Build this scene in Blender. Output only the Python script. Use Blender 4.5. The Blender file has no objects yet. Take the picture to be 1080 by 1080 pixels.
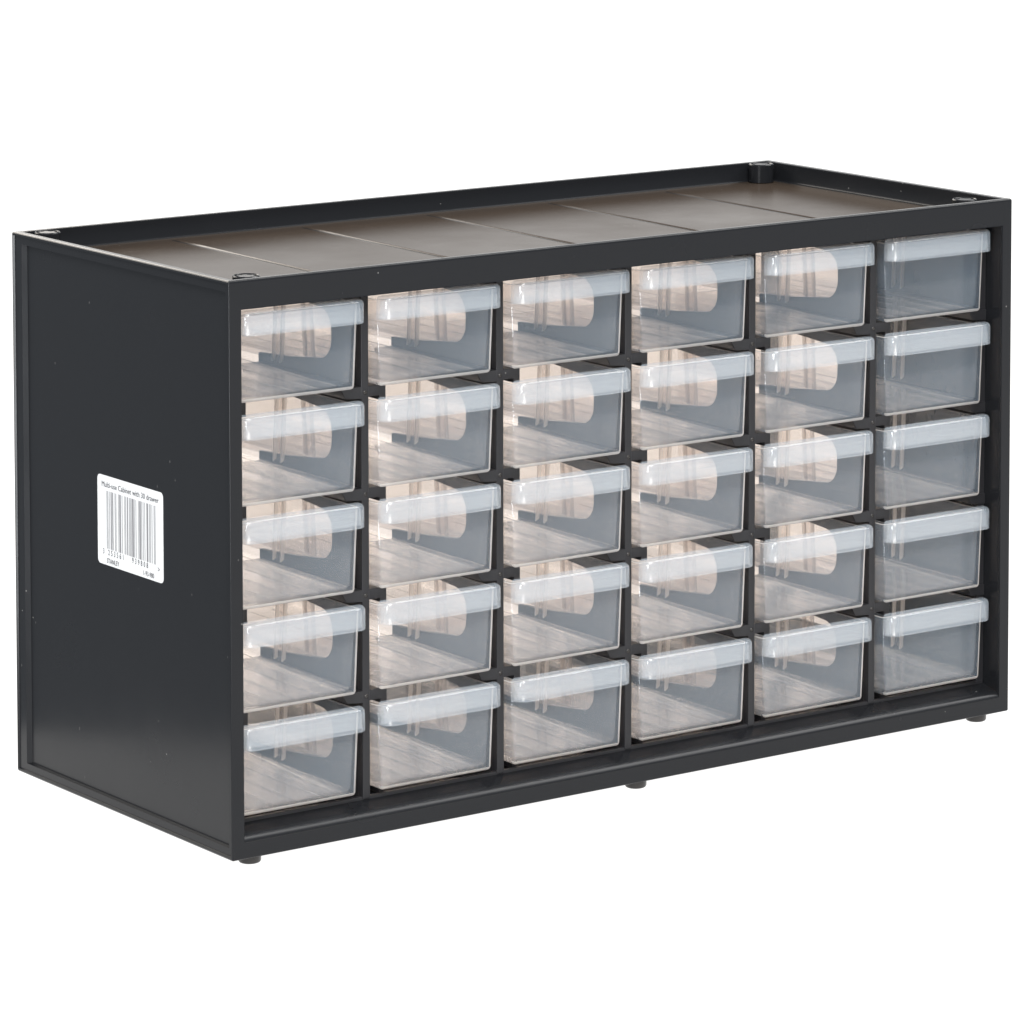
import bpy, bmesh, math, random
from mathutils import Vector, Matrix
random.seed(4)
MM = 0.001
S = bpy.context.scene
COL = S.collection

# ------------------------------------------------------------------ helpers
def link(name, bm, mats, parent=None, loc=(0, 0, 0), smooth=True, bevel=0.0, seg=2, angle=32):
    bmesh.ops.recalc_face_normals(bm, faces=bm.faces)
    bmesh.ops.scale(bm, vec=(MM, MM, MM), verts=bm.verts)
    me = bpy.data.meshes.new(name)
    bm.to_mesh(me); bm.free()
    for m in (mats if isinstance(mats, (list, tuple)) else [mats]):
        me.materials.append(m)
    if smooth:
        for p in me.polygons: p.use_smooth = True
        me.set_sharp_from_angle(angle=math.radians(angle))
    o = bpy.data.objects.new(name, me)
    COL.objects.link(o)
    o.location = [c * MM for c in loc]
    o.parent = parent
    if bevel:
        md = o.modifiers.new('bevel', 'BEVEL')
        md.width = bevel * MM; md.segments = seg; md.limit_method = 'ANGLE'
        md.angle_limit = math.radians(40); md.harden_normals = True
    return o

def empty(name, loc, label, cat, group=None):
    o = bpy.data.objects.new(name, None)
    COL.objects.link(o)
    o.empty_display_size = 0.01
    o.location = [c * MM for c in loc]
    o['label'] = label; o['category'] = cat
    if group: o['group'] = group
    return o

def box(bm, x0, x1, y0, y1, z0, z1, mi=0):
    vs = [bm.verts.new(p) for p in ((x0, y0, z0), (x1, y0, z0), (x1, y1, z0), (x0, y1, z0),
                                    (x0, y0, z1), (x1, y0, z1), (x1, y1, z1), (x0, y1, z1))]
    for f in ((0, 3, 2, 1), (4, 5, 6, 7), (0, 1, 5, 4), (1, 2, 6, 5), (2, 3, 7, 6), (3, 0, 4, 7)):
        bm.faces.new([vs[i] for i in f]).material_index = mi

def loft(bm, loops, cap0=True, cap1=True, mats=None, fmat=None, closed_ring=False):
    """bridge successive loops of equal length into one skin"""
    L = [[bm.verts.new(p) for p in lp] for lp in loops]
    n = len(L[0])
    pairs = list(zip(L[:-1], L[1:]))
    if closed_ring: pairs.append((L[-1], L[0]))
    for k, (a, b) in enumerate(pairs):
        for i in range(n):
            j = (i + 1) % n
            f = bm.faces.new((a[i], a[j], b[j], b[i]))
            if fmat: f.material_index = fmat(k, i, f)
    if not closed_ring:
        if cap0: bm.faces.new(L[0])
        if cap1: bm.faces.new(L[-1])
    return L

def prism(bm, pts, axis, a, b, mi=0):
    """extrude a 2D outline along an axis from a to b"""
    def P(u, v, w):
        return {'x': (w, u, v), 'y': (u, w, v), 'z': (u, v, w)}[axis]
    lo = [bm.verts.new(P(u, v, a)) for u, v in pts]
    hi = [bm.verts.new(P(u, v, b)) for u, v in pts]
    n = len(pts)
    for i in range(n):
        j = (i + 1) % n
        bm.faces.new((lo[i], lo[j], hi[j], hi[i])).material_index = mi
    f0 = bm.faces.new(lo); f1 = bm.faces.new(hi)
    f0.material_index = f1.material_index = mi
    f0.normal_update(); f1.normal_update()
    bmesh.ops.triangulate(bm, faces=[f0, f1])

def rrect(x0, x1, y0, y1, r, z, n=4):
    """rounded rectangle loop in the xy plane"""
    pts = []
    for cx, cy, a0 in ((x0 + r, y0 + r, 180), (x1 - r, y0 + r, 270), (x1 - r, y1 - r, 0), (x0 + r, y1 - r, 90)):
        for k in range(n + 1):
            a = math.radians(a0 + 90 * k / n)
            pts.append((cx + r * math.cos(a), cy + r * math.sin(a), z))
    return pts

# ------------------------------------------------------------------ materials
def nodes(name):
    m = bpy.data.materials.new(name); m.use_nodes = True
    nt = m.node_tree; nt.nodes.clear()
    out = nt.nodes.new('ShaderNodeOutputMaterial')
    return m, nt, out
def N(nt, t, **kw):
    n = nt.nodes.new(t)
    for k, v in kw.items(): setattr(n, k, v)
    return n

def black_plastic(name, base=(0.0098, 0.0104, 0.0120), rough=0.24, ior=1.30, dust=0.3, dusty=0.69, scr=True, bump=0.03):
    m, nt, out = nodes(name)
    L = nt.links.new
    tc = N(nt, 'ShaderNodeTexCoord')
    b = N(nt, 'ShaderNodeBsdfPrincipled')
    b.inputs['IOR'].default_value = ior
    # soft variation of the gloss
    n1 = N(nt, 'ShaderNodeTexNoise'); n1.inputs['Scale'].default_value = 28; n1.inputs['Detail'].default_value = 4
    L(tc.outputs['Object'], n1.inputs['Vector'])
    mr = N(nt, 'ShaderNodeMapRange'); mr.inputs['From Min'].default_value = 0.3; mr.inputs['From Max'].default_value = 0.7
    mr.inputs['To Min'].default_value = rough * 0.86; mr.inputs['To Max'].default_value = rough * 1.16
    L(n1.outputs['Fac'], mr.inputs['Value']); L(mr.outputs['Result'], b.inputs['Roughness'])
    # dust specks: small pale dots of their own
    vo = N(nt, 'ShaderNodeTexVoronoi'); vo.inputs['Scale'].default_value = 190
    L(tc.outputs['Object'], vo.inputs['Vector'])
    lt = N(nt, 'ShaderNodeMath', operation='LESS_THAN'); lt.inputs[1].default_value = 0.05
    L(vo.outputs['Distance'], lt.inputs[0])
    cs = N(nt, 'ShaderNodeSeparateColor'); L(vo.outputs['Color'], cs.inputs['Color'])
    n2 = N(nt, 'ShaderNodeTexNoise'); n2.inputs['Scale'].default_value = 22; n2.inputs['Detail'].default_value = 2
    L(tc.outputs['Object'], n2.inputs['Vector'])
    ad = N(nt, 'ShaderNodeMath', operation='MULTIPLY_ADD'); ad.inputs[1].default_value = 0.35
    L(cs.outputs['Red'], ad.inputs[0]); L(n2.outputs['Fac'], ad.inputs[2])
    gt = N(nt, 'ShaderNodeMath', operation='GREATER_THAN'); gt.inputs[1].default_value = dusty + 0.08
    L(ad.outputs[0], gt.inputs[0])
    mu = N(nt, 'ShaderNodeMath', operation='MULTIPLY'); L(lt.outputs[0], mu.inputs[0]); L(gt.outputs[0], mu.inputs[1])
    mu2 = N(nt, 'ShaderNodeMath', operation='MULTIPLY'); L(mu.outputs[0], mu2.inputs[0]); mu2.inputs[1].default_value = dust
    fac = mu2.outputs[0]
    if scr:
        mp = N(nt, 'ShaderNodeMapping'); mp.inputs['Rotation'].default_value = (0.3, 0.9, 0.5); mp.inputs['Scale'].default_value = (5, 160, 60)
        L(tc.outputs['Object'], mp.inputs['Vector'])
        v2 = N(nt, 'ShaderNodeTexVoronoi', feature='F1'); v2.inputs['Scale'].default_value = 1.6
        L(mp.outputs['Vector'], v2.inputs['Vector'])
        l2 = N(nt, 'ShaderNodeMath', operation='LESS_THAN'); l2.inputs[1].default_value = 0.055
        L(v2.outputs['Distance'], l2.inputs[0])
        c2 = N(nt, 'ShaderNodeSeparateColor'); L(v2.outputs['Color'], c2.inputs['Color'])
        g2 = N(nt, 'ShaderNodeMath', operation='GREATER_THAN'); g2.inputs[1].default_value = 0.86
        L(c2.outputs['Green'], g2.inputs[0])
        m3 = N(nt, 'ShaderNodeMath', operation='MULTIPLY'); L(l2.outputs[0], m3.inputs[0]); L(g2.outputs[0], m3.inputs[1])
        m4 = N(nt, 'ShaderNodeMath', operation='MULTIPLY_ADD'); m4.inputs[1].default_value = 0.13
        L(m3.outputs[0], m4.inputs[0]); L(fac, m4.inputs[2]); fac = m4.outputs[0]
    mix = N(nt, 'ShaderNodeMix', data_type='RGBA')
    mix.inputs['A'].default_value = (*base, 1); mix.inputs['B'].default_value = (0.55, 0.54, 0.52, 1)
    L(fac, mix.inputs['Factor']); L(mix.outputs['Result'], b.inputs['Base Color'])
    # faint moulded waviness
    n3 = N(nt, 'ShaderNodeTexNoise'); n3.inputs['Scale'].default_value = 45; n3.inputs['Detail'].default_value = 3
    L(tc.outputs['Object'], n3.inputs['Vector'])
    bp = N(nt, 'ShaderNodeBump'); bp.inputs['Strength'].default_value = bump; bp.inputs['Distance'].default_value = 0.002
    L(n3.outputs['Fac'], bp.inputs['Height']); L(bp.outputs['Normal'], b.inputs['Normal'])
    L(b.outputs[0], out.inputs['Surface'])
    return m

def clear_plastic(name, haze, hazecol, trans, edge_gain=0.25, rough=0.16, gloss=1.0, vary=0.05, ior=1.45, through=(0.95, 0.86, 0.78)):
    """milky polypropylene: lets light through, scatters part of it, Fresnel gloss on top"""
    m, nt, out = nodes(name)
    L = nt.links.new
    tr = N(nt, 'ShaderNodeBsdfTransparent'); tr.inputs['Color'].default_value = (*trans, 1)
    df = N(nt, 'ShaderNodeBsdfDiffuse'); df.inputs['Color'].default_value = (*hazecol, 1)
    tl = N(nt, 'ShaderNodeBsdfTranslucent'); tl.inputs['Color'].default_value = (*through, 1)
    sc = N(nt, 'ShaderNodeMixShader'); sc.inputs[0].default_value = 0.45
    L(df.outputs[0], sc.inputs[1]); L(tl.outputs[0], sc.inputs[2])
    lw = N(nt, 'ShaderNodeLayerWeight'); lw.inputs['Blend'].default_value = 0.5
    pw = N(nt, 'ShaderNodeMath', operation='POWER'); pw.inputs[1].default_value = 3.0
    L(lw.outputs['Facing'], pw.inputs[0])
    tc = N(nt, 'ShaderNodeTexCoord')
    no = N(nt, 'ShaderNodeTexNoise'); no.inputs['Scale'].default_value = 45; no.inputs['Detail'].default_value = 2; no.inputs['Roughness'].default_value = 0.6
    L(tc.outputs['Object'], no.inputs['Vector'])
    mr = N(nt, 'ShaderNodeMapRange'); mr.inputs['From Min'].default_value = 0.3; mr.inputs['From Max'].default_value = 0.7
    mr.inputs['To Min'].default_value = haze * (1 - vary); mr.inputs['To Max'].default_value = haze * (1 + vary)
    L(no.outputs['Fac'], mr.inputs['Value'])
    ma = N(nt, 'ShaderNodeMath', operation='MULTIPLY_ADD', use_clamp=True); ma.inputs[1].default_value = edge_gain
    L(pw.outputs[0], ma.inputs[0]); L(mr.outputs['Result'], ma.inputs[2])
    mx = N(nt, 'ShaderNodeMixShader'); L(ma.outputs[0], mx.inputs[0]); L(tr.outputs[0], mx.inputs[1]); L(sc.outputs[0], mx.inputs[2])
    gl = N(nt, 'ShaderNodeBsdfGlossy'); gl.inputs['Roughness'].default_value = rough
    gl.inputs['Color'].default_value = (gloss, gloss, gloss, 1)
    f5 = N(nt, 'ShaderNodeMath', operation='POWER'); f5.inputs[1].default_value = 5.0; L(lw.outputs['Facing'], f5.inputs[0])
    F0 = ((ior - 1) / (ior + 1)) ** 2      # Schlick, the same from both sides of the thin wall
    fr = N(nt, 'ShaderNodeMath', operation='MULTIPLY_ADD', use_clamp=True); fr.inputs[1].default_value = 1 - F0; fr.inputs[2].default_value = F0
    L(f5.outputs[0], fr.inputs[0])
    m2 = N(nt, 'ShaderNodeMixShader'); L(fr.outputs[0], m2.inputs[0]); L(mx.outputs[0], m2.inputs[1]); L(gl.outputs[0], m2.inputs[2])
    L(m2.outputs[0], out.inputs['Surface'])
    return m

def plain(name, col, rough=0.5, ior=1.45):
    m, nt, out = nodes(name)
    b = N(nt, 'ShaderNodeBsdfPrincipled')
    b.inputs['Roughness'].default_value = rough; b.inputs['IOR'].default_value = ior
    tc = N(nt, 'ShaderNodeTexCoord'); no = N(nt, 'ShaderNodeTexNoise'); no.inputs['Scale'].default_value = 90
    nt.links.new(tc.outputs['Object'], no.inputs['Vector'])
    mix = N(nt, 'ShaderNodeMix', data_type='RGBA')
    mix.inputs['A'].default_value = (*[c * 0.95 for c in col], 1); mix.inputs['B'].default_value = (*[min(1, c * 1.04) for c in col], 1)
    nt.links.new(no.outputs['Fac'], mix.inputs['Factor']); nt.links.new(mix.outputs['Result'], b.inputs['Base Color'])
    nt.links.new(b.outputs[0], out.inputs['Surface'])
    return m

M_SHELL = black_plastic('black_shell_plastic')
M_TRAY = black_plastic('satin_black_plastic', base=(0.040, 0.030, 0.023), rough=0.22, ior=1.115, dusty=0.74, scr=False)
M_RACK = black_plastic('black_rack_plastic', base=(0.016, 0.016, 0.018), rough=0.33, ior=1.38, dusty=0.78, scr=False)
M_FOOT = black_plastic('foot_plastic', base=(0.018, 0.016, 0.015), rough=0.22, ior=1.5, scr=False)
M_BODY = clear_plastic('milky_clear_plastic', 0.062, (0.44, 0.67, 0.92), (0.99, 0.965, 0.945))
M_HANDLE = clear_plastic('milky_handle_plastic', 0.155, (0.60, 0.75, 0.90), (0.985, 0.97, 0.955), rough=0.16)
M_EDGE = clear_plastic('edge_glow_plastic', 0.45, (0.88, 0.86, 0.84), (0.98, 0.96, 0.95))  # paler, denser haze paints in the light that edges gather
M_RIB = clear_plastic('plastic_rib', 0.38, (0.86, 0.87, 0.88), (0.98, 0.96, 0.95))
M_LINE = clear_plastic('moulded_floor_line', 0.26, (0.84, 0.86, 0.88), (0.98, 0.965, 0.95))
M_PAPER = plain('label_paper', (0.60, 0.61, 0.62), 0.5)
M_INK = plain('printed_ink', (0.05, 0.05, 0.055), 0.6)
M_INK2 = plain('light_printed_ink', (0.17, 0.17, 0.18), 0.6)
def glowing_white(name):
    """plain white surface with an added flat glow that washes out shadows on it"""
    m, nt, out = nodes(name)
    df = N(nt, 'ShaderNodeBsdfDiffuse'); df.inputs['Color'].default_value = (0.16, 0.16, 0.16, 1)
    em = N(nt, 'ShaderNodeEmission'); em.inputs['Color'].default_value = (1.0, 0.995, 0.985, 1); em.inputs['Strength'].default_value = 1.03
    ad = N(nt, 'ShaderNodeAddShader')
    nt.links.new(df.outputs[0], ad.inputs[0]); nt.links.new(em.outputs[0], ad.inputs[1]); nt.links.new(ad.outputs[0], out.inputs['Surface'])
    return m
M_FLOOR = glowing_white('added_white_glow')  # white emission is added so that no contact shadow shows

# ------------------------------------------------------------------ dimensions (mm)
W, D, H = 365.0, 153.4, 206.3
TRAY_Z = 198.4
RY = 10.0                                   # front plane of the rack that carries the drawers
PITCH = 37.0
BASE = [13.4 + PITCH * k for k in range(5)] # drawer bottoms, lowest row first
DIV_R = [65.2, 124.7, 183.8, 243.2, 303.5]  # right faces of the dividers
DIV_W = 3.2
CELL_X = [5.9] + [d + 0.4 for d in DIV_R]

cab = empty('storage_cabinet', (0, 0, 0), 'black plastic desktop cabinet with a recessed tray top holding thirty clear drawers', 'cabinet')

# ------------------------------------------------------------------ shell
def make_shell():
    bm = bmesh.new()
    def rect(x0, x1, y, z0, z1):
        return [(x0, y, z0), (x1, y, z0), (x1, y, z1), (x0, y, z1)]
    # ring running: back outer > front outer > opening > sill > inner back
    loops = [rect(0, W, D, 0, H), rect(0, W, 0, 0, H),
             rect(5.2, 360.0, 0, 5.9, 195.7), rect(5.2, 360.0, 0.5, 7.0, 195.7), rect(5.2, 360.0, 1.5, 7.9, 195.7),
             rect(5.2, 360.2, 3.2, 8.5, 195.7), rect(5.2, 360.4, 7.0, 9.1, 195.7), rect(5.0, 360.6, RY + 1, 10.2, 195.7),
             rect(4.6, 361.0, D, 10.2, 195.7)]
    L = [[bm.verts.new(p) for p in lp] for lp in loops]
    n = 4
    for k in range(len(L)):
        a, b = L[k], L[(k + 1) % len(L)]
        for i in range(n):
            j = (i + 1) % n
            if k == 7 and i == 1:              # right inner wall: made-up opening near the back admits light
                continue
            if k == 0 and i in (1, 2, 3):      # right side, top, left side get their own relief
                continue
            bm.faces.new((a[i], a[j], b[j], b[i]))
    holes = {}
    def relief(outer, inners, end=None):
        prev = outer
        for lp in inners:
            cur = [bm.verts.new(p) for p in lp]
            for i in range(4):
                j = (i + 1) % 4
                bm.faces.new((prev[i], prev[j], cur[j], cur[i]))
            prev = cur
        if end is None: bm.faces.new(prev)
        else:                                  # run on into an opening
            key = tuple(end[0][1:]) ; cur = holes.get(key)
            if cur is None:
                cur = holes[key] = [bm.verts.new(p) for p in end]
            for i in range(4):
                j = (i + 1) % 4
                bm.faces.new((prev[i], prev[j], cur[j], cur[i]))
    # left side: raised border with a stepped lip round a sunk panel  (order: back-bottom, front-bottom, front-top, back-top)
    def side(x, yb, yf, z0, z1): return [(x, yb, z0), (x, yf, z0), (x, yf, z1), (x, yb, z1)]
    bo, fo = L[0], L[1]
    relief([bo[0], fo[0], fo[3], bo[3]],
           [side(0, D - 0.8, 0.9, 1.3, H - 1.2), side(0.6, D - 1.3, 1.4, 1.5, H - 1.3),
            side(0.5, D - 6.6, 2.9, 4.2, H - 4.2), side(2.0, D - 8.2, 3.2, 4.5, H - 4.6)])
    relief([bo[1], fo[1], fo[2], bo[2]],
           [side(W, D - 0.8, 0.9, 1.3, H - 1.2), side(W - 0.55, D - 1.3, 1.4, 1.5, H - 1.4),
            side(W - 0.55, D - 6.6, 2.9, 4.2, H - 4.0), side(W - 2.0, D - 8.2, 3.2, 4.5, H - 4.6)] ,
           hole := side(W - 2.0, D - 9.5, 97.0, 14.0, 191.0))
    relief([L[8][1], L[7][1], L[7][2], L[8][2]], [side(360.9, D - 9.5, 97.0, 14.0, 191.0)], hole)
    # top: rim wall, then the wall going down to the tray floor with a small cove
    def top(a, b, c, d, z): return [(a, d, z), (a, c, z), (b, c, z), (b, d, z)]
    relief([bo[3], fo[3], fo[2], bo[2]],
           [top(3.2, W - 3.4, 2.6, D - 2.9, H), top(3.3, W - 3.5, 2.7, D - 3.0, TRAY_Z + 1.0),
            top(3.6, W - 3.8, 3.0, D - 3.3, TRAY_Z + 0.35), top(4.4, W - 4.6, 3.8, D - 4.1, TRAY_Z + 0.02)])
    # round the long outer edges and, less, the inner edge of the top rim
    bm.edges.ensure_lookup_table()
    wl = bm.edges.layers.float.new('bevel_weight_edge')
    outer = set(L[0] + L[1])
    for e in bm.edges:
        p, q = e.verts
        if p in outer and q in outer: e[wl] = 1.0
        elif all(abs(v.co.z - H) < 1e-4 and 2 < v.co.x < W - 2 for v in (p, q)): e[wl] = 0.5
        elif all(abs(v.co.y) < 1e-4 and 5.1 < v.co.x < 360.1 for v in (p, q)) and min(p.co.z, q.co.z) > 5: e[wl] = 0.4
    o = link('shell', bm, M_SHELL, cab, bevel=0.75, seg=3)
    o.modifiers['bevel'].limit_method = 'WEIGHT'
    return o
make_shell()

# tray floor: satin sheet with five pairs of moulded lines running front to back
def make_tray():
    bm = bmesh.new()
    z = TRAY_Z; x0, x1, y0, y1 = 3.8, W - 4.0, 3.2, D - 3.5
    grooves = [(65.8, 62.9), (124.6, 122.9), (184.0, 182.0), (243.8, 241.0), (303.4, 300.0)]  # x at the back, x at the front
    cols = [(x0, x0, z + 0.04)]
    for gb, gf in grooves:
        cols += [(gb - 1.1, gf - 1.1, z + 0.04), (gb - 1.0, gf - 1.0, z - 0.6), (gb - 0.1, gf - 0.1, z - 0.6),
                 (gb + 0.0, gf + 0.0, z + 0.06), (gb + 0.65, gf + 0.65, z + 0.42), (gb + 0.95, gf + 0.95, z + 0.36), (gb + 1.3, gf + 1.3, z + 0.04)]
    cols.append((x1, x1, z + 0.04))
    yb, yf = D - 8.5, 4.2
    rows = []
    for b, f, zz in cols:
        flat = z + 0.04
        rows.append([bm.verts.new((b, y1, flat)), bm.verts.new((b, yb, flat)), bm.verts.new((b + (f - b) * 0.02, yb - 1.2, zz)), bm.verts.new((f, yf + 1, zz)), bm.verts.new((f, yf, flat)), bm.verts.new((f, y0, flat))])
    for a, b in zip(rows[:-1], rows[1:]):
        for k in range(5):
            bm.faces.new((a[k], b[k], b[k + 1], a[k + 1])).material_index = 1 if k == 2 and min(a[2].co.z, b[2].co.z) < z - 0.3 else 0  # groove faces take the darker plastic: shade of the gap as colour
    # underside, so that the sheet has a thickness
    r = bmesh.ops.extrude_face_region(bm, geom=bm.faces[:])
    vs = [g for g in r['geom'] if isinstance(g, bmesh.types.BMVert)]
    for v in vs: v.co.z = TRAY_Z - 1.0
    return link('tray_floor', bm, [M_TRAY, M_RACK], cab, angle=25)
make_tray()

# corner posts with a socket in the top
for i, (cx, cy, ro) in enumerate([(12.6, 8.4, 4.9), (349.2, 10.6, 4.9), (10.6, 145.0, 4.9), (354.2, 145.2, 5.2)]):
    bm = bmesh.new()
    n = 32
    def ring(r, z, flat=0):
        return [(cx + r * math.cos(2 * math.pi * k / n), cy + r * math.sin(2 * math.pi * k / n), z) for k in range(n)]
    zt = H + 0.05
    loft(bm, [ring(ro + 0.1, TRAY_Z + 0.3), ring(ro, zt - 0.4), ring(ro - 0.3, zt), ring(4.5, zt), ring(4.2, zt - 0.3), ring(4.1, zt - 5)])
    p = link('corner_post', bm, M_SHELL, cab, angle=35)
    bm = bmesh.new()
    # toothed socket inside the post
    pts = []
    for k in range(24):
        r = 3.7 if k % 4 < 2 else 2.6
        a = 2 * math.pi * k / 24
        pts.append((cx + r * math.cos(a), cy + r * math.sin(a)))
    prism(bm, pts, 'z', zt - 4.8, zt - 0.25)
    link('socket', bm, M_RACK, p, smooth=False)

# ------------------------------------------------------------------ feet
for cx, cy in ((11.2, 6.4), (182.6, 6.0), (353.0, 6.0), (11.2, 146), (182.6, 147), (353.0, 146)):
    bm = bmesh.new(); n = 28
    def ring(r, z): return [(cx + r * math.cos(2 * math.pi * k / n), cy + r * math.sin(2 * math.pi * k / n), z) for k in range(n)]
    loft(bm, [ring(4.2, 0.3), ring(4.1, -2.4), ring(3.8, -2.95), ring(3.3, -3.2)])
    link('foot', bm, M_FOOT, cab, angle=50)

# ------------------------------------------------------------------ rack: dividers and drawer rails
def cut_profile(b):
    """the rounded bullet-shaped cut-out of one cell, open to the back"""
    r = 8.0
    lo = [(80.0, b + 2.8), (60.0, b + 4.0)]
    lo += [(36.5 - 0, b + 6.6)]
    cy, cz = 38.6, b + 14.2
    arc = []
    for k in range(1, 9):
        a = math.radians(258 - 78 * k / 8)
        arc.append((cy + 7.8 * math.cos(a), cz + 7.8 * math.sin(a)))
    up = []
    cz2 = b + 17.4
    for k in range(0, 9):
        a = math.radians(180 - 84 * k / 8)
        up.append((cy + 7.8 * math.cos(a), cz2 + 7.8 * math.sin(a)))
    return lo + arc + up + [(60.0, b + 26.8), (80.0, b + 28.6)]

def rails(xl, xr, parent):
    """arms either side of a divider on which the drawers run"""
    for k in range(1, 5):
        j = BASE[k] - 0.25
        if xr is not None:     # arm on the right face, hooked at its end
            bm = bmesh.new()
            prism(bm, [(xr - 0.3, j), (xr + 7.4, j), (xr + 7.4, j - 5.5), (xr + 4.6, j - 5.5), (xr + 4.6, j - 3.9), (xr - 0.3, j - 3.9)], 'y', RY + 0.05, 78)
            link('drawer_rail', bm, M_RACK, parent, bevel=0.25)
        if xl is not None:     # wider arm on the left face
            bm = bmesh.new()
            prism(bm, [(xl + 0.3, j), (xl - 8.4, j), (xl - 8.4, j - 1.0), (xl - 6.8, j - 3.8), (xl + 0.3, j - 4.4)], 'y', RY + 0.05, 78)
            link('drawer_rail', bm, M_RACK, parent, bevel=0.25)

for xr in DIV_R:
    xl = xr - DIV_W
    bm = bmesh.new()
    # comb-shaped web
    out = [(RY + 1.0, 10.1), (80.0, 10.1)]
    for b in BASE:
        out += cut_profile(b)
    out += [(80.0, 195.8), (RY + 1.0, 195.8)]
    prism(bm, out, 'x', xl + 0.8, xr - 0.8)
    dv = link('divider', bm, M_RACK, cab, smooth=False)
    bm = bmesh.new()
    box(bm, xl, xr, RY, RY + 3.2, 10.3, 195.6)
    st = link('front_stile', bm, M_RACK, dv, bevel=0.35)
    rails(xl, xr, dv)
    for k in range(1, 5):      # little round pins on the crossings
        bm = bmesh.new()
        c = (xr - DIV_W / 2, RY + 0.1, BASE[k] - 2.4)
        bmesh.ops.create_uvsphere(bm, u_segments=12, v_segments=8, radius=0.85, matrix=Matrix.Translation(c) @ Matrix.Diagonal((1, 0.6, 1, 1)))
        link('pin', bm, M_FOOT, dv)
rails(None, 5.2 + 0.6, cab)
rails(360.4, None, cab)
for x0, x1 in ((5.0, 9.0), (357.2, 360.8)):     # strips that close the rack against the side walls
    bm = bmesh.new(); box(bm, x0, x1, RY + 0.6, RY + 2.6, 10.15, 195.72)
    link('side_stile', bm, M_RACK, cab, bevel=0.2)
for i in range(6):         # floor runners under the lowest drawers
    for q in (6, 44):
        bm = bmesh.new(); box(bm, CELL_X[i] + q, CELL_X[i] + q + 2, RY + 4, 140, 10.0, 13.35)
        link('floor_runner', bm, M_RACK, cab)
bm = bmesh.new()   # low strip at the foot of the rack
box(bm, 5.3, 360.3, RY + 0.4, RY + 2.4, 9.8, 11.2)
link('rack_foot_strip', bm, M_RACK, cab, bevel=0.3)

# ------------------------------------------------------------------ side label
def ean13(code):
    Lc = ['0001101', '0011001', '0010011', '0111101', '0100011', '0110001', '0101111', '0111011', '0110111', '0001011']
    G = [''.join('1' if c == '0' else '0' for c in s)[::-1] for s in Lc]
    R_ = [''.join('1' if c == '0' else '0' for c in s) for s in Lc]
    par = ['LLLLLL', 'LLGLGG', 'LLGGLG', 'LLGGGL', 'LGLLGG', 'LGGLLG', 'LGGGLL', 'LGLGLG', 'LGLGGL', 'LGGLGL'][int(code[0])]
    s = '101'
    for c, p in zip(code[1:7], par): s += (Lc if p == 'L' else G)[int(c)]
    s += '01010'
    for c in code[7:]: s += R_[int(c)]
    return s + '101'

PX = 2.0                     # plane of the sunk side panel
LY0, LY1, LZ0, LZ1 = 48.4, 94.6, 90.4, 123.5    # front edge, back edge, bottom, top
bm = bmesh.new()
pts = [(p[0], p[1]) for p in rrect(LY0, LY1, LZ0, LZ1, 1.8, 0, 5)]
prism(bm, pts, 'x', PX - 0.12, PX + 0.02)
lab = link('label_sticker', bm, M_PAPER, cab, smooth=False)
lab['label'] = 'white barcode sticker on the sunk left side panel'

def lbl(u, v):               # u from the reader's left, v up, on the label -> yz
    return LY1 - u, LZ0 + v
bm = bmesh.new()
bars = ean13('3253561939808')
u0, mod = 6.6, 0.362
i = 0
while i < len(bars):
    if bars[i] == '1':
        k = i
        while k < len(bars) and bars[k] == '1': k += 1
        ya, za = lbl(u0 + i * mod, 6.2); yb, zb = lbl(u0 + k * mod, 27.6)
        box(bm, PX - 0.20, PX - 0.135, yb + 0.03, ya - 0.03, za, zb)
        i = k
    else: i += 1
link('barcode', bm, M_INK2, lab, smooth=False)

def text(body, u, v, size, mat=M_INK, sx=1.0, name='printed_text', space=1.0):
    cu = bpy.data.curves.new('t', 'FONT'); cu.body = body; cu.size = size; cu.space_character = space; cu.resolution_u = 3
    to = bpy.data.objects.new('t', cu); COL.objects.link(to)
    dg = bpy.context.evaluated_depsgraph_get()
    me = bpy.data.meshes.new_from_object(to.evaluated_get(dg))
    bpy.data.objects.remove(to)
    bm = bmesh.new(); bm.from_mesh(me); bpy.data.meshes.remove(me)
    for q in bm.verts:
        y, z = lbl(u + q.co.x * sx, v + q.co.y)
        q.co = (PX - 0.20, y, z)
    r = bmesh.ops.extrude_face_region(bm, geom=bm.faces[:])
    for g in r['geom']:
        if isinstance(g, bmesh.types.BMVert): g.co.x = PX - 0.135
    link(name, bm, mat, lab, smooth=False)
text('Multi-use Cabinet with 30 drawer', 3.0, 28.9, 2.9, sx=0.99, space=1.02)
text('3', 3.6, 3.9, 2.9, M_INK, 0.8)
text('253561', 7.4, 3.9, 2.9, M_INK, 0.8, space=1.75)
text('939808', 24.4, 3.9, 2.9, M_INK, 0.8, space=1.75)
text('>', 42.3, 3.7, 3.0, M_INK, 0.9)
text('STANLEY', 6.4, 0.9, 2.5, sx=0.86)
text('1-93-980', 32.0, 0.9, 2.5, sx=0.86)

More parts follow.
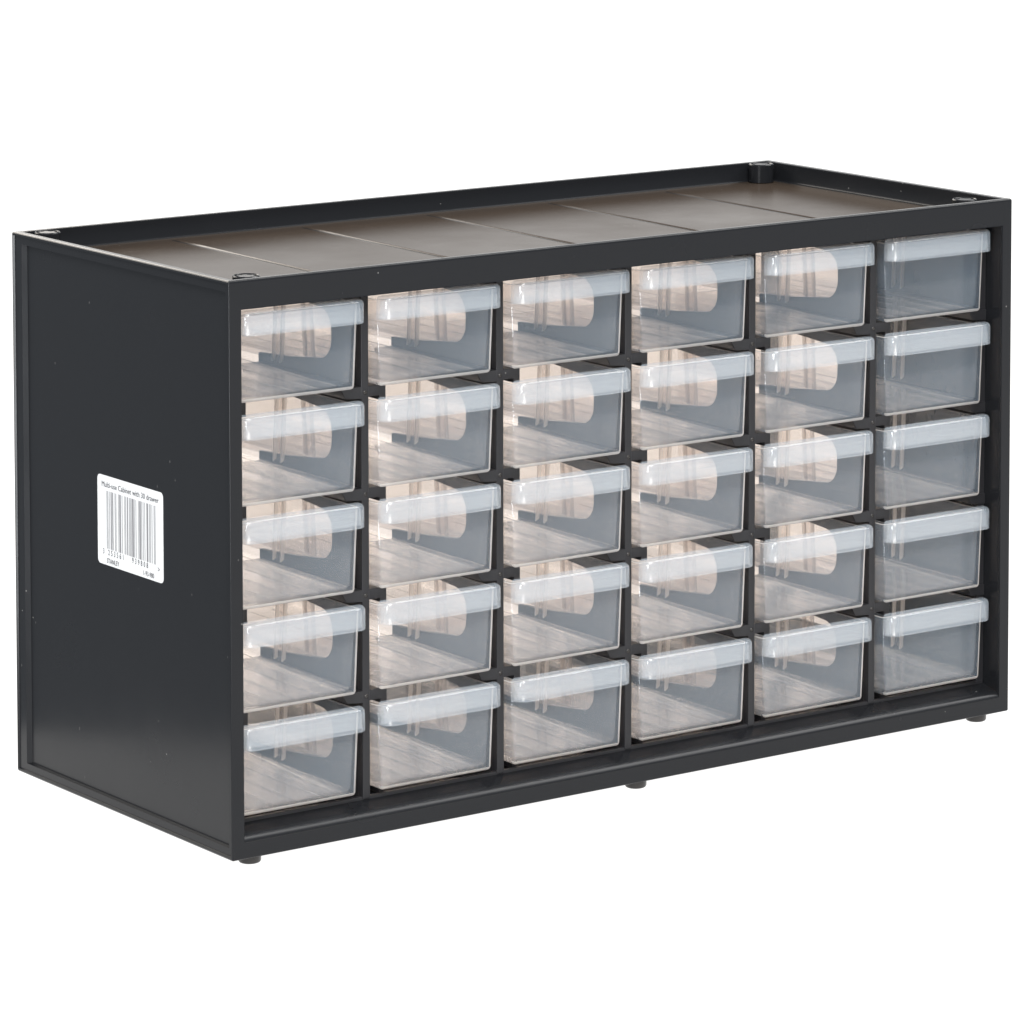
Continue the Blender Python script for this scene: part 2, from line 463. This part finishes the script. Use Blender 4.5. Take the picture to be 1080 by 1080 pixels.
# ------------------------------------------------------------------ drawers
DW, DL, DH = 52.2, 134.0, 31.4          # width, length, height of the tub
FY = 6.3                                # world y of the drawer front
def draft(z): return 1.5 * (1 - max(0, z) / DH)
def make_body():
    """tub: origin at the left bottom corner of its front"""
    bm = bmesh.new()
    t = 1.15
    def out_loop(off, z, taper=0.0):
        tp = draft(z)
        return rrect(off + tp, DW - off - tp, off, DL - off, max(0.25, 1.5 - off), z, 4)
    def in_loop(off, z):
        tp = draft(z)
        return rrect(t + off + tp, DW - t - off - tp, t + off, DL - t - off, 0.9, z, 4)
    loops = [in_loop(2.2, t + 0.15), in_loop(1.0, t + 0.6), in_loop(0.35, t + 1.8), in_loop(0.0, DH - 0.15), in_loop(-0.12, DH),
             out_loop(0.12, DH), out_loop(0.0, DH - 0.15),
             out_loop(0.0, 1.3), out_loop(0.3, 0.5), out_loop(0.95, 0.0)]
    def fm(k, i, f):
        c = f.calc_center_median()
        if k in (3, 4, 5): return 1                          # top rim
        if k == 6 and c.y < 1.6 and (i % 5) != 4 and c.x > 20: return 1   # rounded front corners
        if k in (7, 8) and c.y < 1.6: return 1               # rounded lower edge of the front
        return 0
    loft(bm, loops, fmat=fm)
    make_lines(bm)
    o = link('tub', bm, [M_BODY, M_EDGE, M_LINE], None, angle=60)
    return o

def make_slot(xs):
    """a pair of ribs on a side wall that take a divider card; origin on the wall at the tub's base"""
    bm = bmesh.new()
    zt, zb = DH - 0.7, 3.4
    sect = [(-3.2, 0.02), (3.2, 0.02), (3.2, 0.14), (3.0, 1.4), (2.2, 1.4), (2.0, 0.16), (-2.0, 0.16), (-2.2, 1.4), (-3.0, 1.4), (-3.2, 0.14)]
    lo = [bm.verts.new((xs * (q + draft(zb)), y, zb + (0.9 if q < 1 else 0))) for y, q in sect]
    hi = [bm.verts.new((xs * (q + draft(zt)), y, zt)) for y, q in sect]
    for i in range(len(sect)):
        j = (i + 1) % len(sect)
        bm.faces.new((lo[i], lo[j], hi[j], hi[i])).material_index = 1 if i in (0, 5) else 0
    f0 = bm.faces.new(lo); f1 = bm.faces.new(hi)
    f0.normal_update(); f1.normal_update()
    bmesh.ops.triangulate(bm, faces=[f0, f1])
    o = link('divider_slot', bm, [M_RIB, M_BODY], None, smooth=False); me = o.data; bpy.data.objects.remove(o)
    return me
def make_lines(bm):
    """fine moulded lines along the tub floor and the gate mark"""
    nf = len(bm.faces)
    t = 1.15
    for x, y0 in ((8.8, 3.2), (17.8, 3.2), (27.2, 3.2), (36.6, 3.2)):
        box(bm, x - 0.14, x + 0.14, y0, DL - 5, t + 0.18, t + 0.42)
    # curved line where the floor sweeps up to the right wall
    prev = None
    for k in range(24):
        s = k / 23.0
        y = 3.0 + s * 80
        x = 45.4 + 3.0 * (1 - math.exp(-max(0, (s - 0.28)) * 3.0)) - 1.2 * (1 - s)
        cur = [bm.verts.new(p) for p in ((x - 0.17, y, t + 0.3), (x + 0.17, y, t + 0.3), (x + 0.17, y, t + 0.55), (x - 0.17, y, t + 0.55))]
        if prev:
            for i in range(4):
                bm.faces.new((prev[i], prev[(i + 1) % 4], cur[(i + 1) % 4], cur[i]))
        else: bm.faces.new(cur)
        prev = cur
    bm.faces.new(prev)
    m = Matrix.Translation((13.0, 20.0, t + 0.35))
    bmesh.ops.create_cone(bm, cap_ends=True, segments=14, radius1=1.1, radius2=0.9, depth=0.3, matrix=m)
    bm.faces.ensure_lookup_table()
    for f in bm.faces[nf:]: f.material_index = 2

def make_handle():
    bm = bmesh.new()
    x0, x1, y0, y1 = 0.0, DW + 0.9, -5.6, -0.06
    R = 5.0
    def u(off, z, back):
        xa, xb, ya, yb = x0 + off, x1 - off, y0 + off, y1 - back
        r = max(0.6, R - off)
        pts = []
        for cx, cy, a0 in ((xa + r, ya + r, 180), (xb - r, ya + r, 270)):
            for k in range(7):
                a = math.radians(a0 + 90 * k / 6)
                pts.append((cx + r * math.cos(a), cy + r * math.sin(a), z))
        pts += [(xb, yb, z), (xa, yb, z)]
        return pts
    zt, zb = 32.9, 24.5
    loops = [u(1.6, zt - 1.5, 0.5), u(1.35, zt - 2.0, 0.5), u(1.1, zb + 0.2, 0.5), u(0.9, zb, 0.4), u(0.25, zb, 0.05), u(0.05, zb + 0.25, 0), u(0.12, zt - 1.5, 0),
             u(0.35, zt - 0.75, 0), u(0.8, zt - 0.25, 0), u(1.4, zt, 0)]
    loft(bm, loops)
    return bm

ROWN = ['bottom row', 'second row from the bottom', 'middle row', 'second row from the top', 'top row']
COLN = ['leftmost', 'second from the left', 'third from the left', 'third from the right', 'second from the right', 'rightmost']
tub = make_body()
tub_me = tub.data
slot_me = (make_slot(1), make_slot(-1))
han = link('handle', make_handle(), [M_HANDLE, M_EDGE], None, angle=50); han_me = han.data
for o in (tub, han): bpy.data.objects.remove(o)
GRP = 'clear drawers in the black cabinet'
SHIFT = {}
for r in range(4, -1, -1):
    for c in range(6):
        dx = random.uniform(-0.12, 0.12); dy = random.uniform(-0.5, 0.5)
        if c in (1, 4) and r < 4: dx += 0.3
        d = empty('clear_drawer', (CELL_X[c] + 0.25 + dx, FY + dy, BASE[r]),
                  'empty clear plastic drawer, %s in the %s' % (COLN[c], ROWN[r]), 'drawer', GRP)
        d.rotation_euler = (0, 0, math.radians(random.uniform(-0.12, 0.12)))
        tb = bpy.data.objects.new('tub', tub_me); COL.objects.link(tb); tb.parent = d
        h = bpy.data.objects.new('handle', han_me); COL.objects.link(h); h.parent = d
        for y in (49.0,):
            for q in (0, 1):
                s = bpy.data.objects.new('divider_slot', slot_me[q]); COL.objects.link(s); s.parent = tb
                s.location = ((1.15 if q == 0 else DW - 1.15) * MM, y * MM, 0)

# ------------------------------------------------------------------ white surface the cabinet stands on
# a long sheet with added emission, turned with the camera's view
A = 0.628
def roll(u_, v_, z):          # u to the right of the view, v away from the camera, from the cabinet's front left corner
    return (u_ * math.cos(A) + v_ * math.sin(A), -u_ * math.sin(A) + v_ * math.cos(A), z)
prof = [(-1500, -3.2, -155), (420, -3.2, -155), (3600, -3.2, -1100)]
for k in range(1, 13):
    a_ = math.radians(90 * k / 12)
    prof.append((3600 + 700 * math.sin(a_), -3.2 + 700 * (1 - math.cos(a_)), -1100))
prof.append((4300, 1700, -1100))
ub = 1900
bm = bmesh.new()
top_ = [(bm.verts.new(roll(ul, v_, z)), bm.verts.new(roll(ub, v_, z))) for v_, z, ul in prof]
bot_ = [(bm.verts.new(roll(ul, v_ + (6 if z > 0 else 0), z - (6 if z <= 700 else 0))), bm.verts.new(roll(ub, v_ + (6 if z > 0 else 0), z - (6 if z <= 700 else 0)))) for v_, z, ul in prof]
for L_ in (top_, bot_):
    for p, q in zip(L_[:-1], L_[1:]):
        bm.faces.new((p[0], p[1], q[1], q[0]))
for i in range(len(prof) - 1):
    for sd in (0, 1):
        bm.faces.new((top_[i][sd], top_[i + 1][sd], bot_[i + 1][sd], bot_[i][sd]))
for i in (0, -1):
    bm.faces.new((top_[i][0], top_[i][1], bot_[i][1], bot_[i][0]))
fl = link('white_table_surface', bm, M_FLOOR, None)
fl['kind'] = 'structure'; fl['label'] = 'plain white surface with added glow under and behind the cabinet'

# ------------------------------------------------------------------ light
w = bpy.data.worlds.new('World'); S.world = w; w.use_nodes = True
bg = w.node_tree.nodes['Background']
bg.inputs['Color'].default_value = (0.86, 0.93, 1.0, 1); bg.inputs['Strength'].default_value = 0.42
def sun(name, direction, strength, angle, col):
    l = bpy.data.lights.new(name, 'SUN'); l.energy = strength; l.angle = math.radians(angle); l.color = col
    o = bpy.data.objects.new(name, l); COL.objects.link(o)
    o.rotation_euler = Vector(direction).to_track_quat('-Z', 'Y').to_euler()
    return o
sun('studio_key_light', (0.50, 0.86, -0.95), 4.6, 30, (1.0, 0.985, 0.96))
# unseen lamp added behind the cabinet, above the picture, to brighten its open back
def softbox(name, loc, target, sx, sy, power, col):
    l = bpy.data.lights.new(name, 'AREA'); l.shape = 'RECTANGLE'; l.size = sx; l.size_y = sy; l.energy = power; l.color = col
    o = bpy.data.objects.new(name, l); COL.objects.link(o); o.location = loc
    o.rotation_euler = (Vector(target) - Vector(loc)).to_track_quat('-Z', 'Y').to_euler()
softbox('added_back_light', (-0.25, 1.2, 0.85), (0.1, 0.1, 0.1), 2.4, 0.5, 25, (1.0, 0.93, 0.84))
softbox('left_softbox', (-1.45, -1.05, -0.05), (0.1, 0.0, 0.05), 0.38, 1.1, 30, (0.96, 0.98, 1.0))
softbox('right_softbox', (1.15, -0.35, 1.35), (0.2, 0.0, 0.1), 1.0, 1.0, 20, (1.0, 0.99, 0.98))

# ------------------------------------------------------------------ camera (fitted to the photograph)
P = dict(c=(-0.820797, -1.316443, 0.442724), yaw=0.627991, pitch=0.0829508, roll=-0.000978, f=4731.80, sx=31.545, sy=-569.01)
a, b, c = P['yaw'], P['pitch'], P['roll']
f = Vector((math.sin(a) * math.cos(b), math.cos(a) * math.cos(b), -math.sin(b)))
r = Vector((math.cos(a), -math.sin(a), 0)); u = r.cross(f)
r2 = math.cos(c) * r + math.sin(c) * u; u2 = -math.sin(c) * r + math.cos(c) * u
cd = bpy.data.cameras.new('Camera'); cam = bpy.data.objects.new('Camera', cd); COL.objects.link(cam)
cam.matrix_world = Matrix(((r2.x, u2.x, -f.x, P['c'][0]), (r2.y, u2.y, -f.y, P['c'][1]), (r2.z, u2.z, -f.z, P['c'][2]), (0, 0, 0, 1)))
cd.sensor_fit = 'HORIZONTAL'; cd.sensor_width = 36; cd.lens = P['f'] / 1080 * 36
cd.shift_x = -P['sx'] / 1080; cd.shift_y = P['sy'] / 1080
cd.clip_start = 0.01; cd.clip_end = 100
S.camera = cam

S.view_settings.view_transform = 'Standard'; S.view_settings.look = 'None'
S.view_settings.exposure = 0; S.view_settings.gamma = 1
S.render.engine = 'CYCLES'
cy = S.cycles
cy.max_bounces = 12; cy.transparent_max_bounces = 64; cy.diffuse_bounces = 4; cy.glossy_bounces = 4; cy.transmission_bounces = 8
cy.use_denoising = True
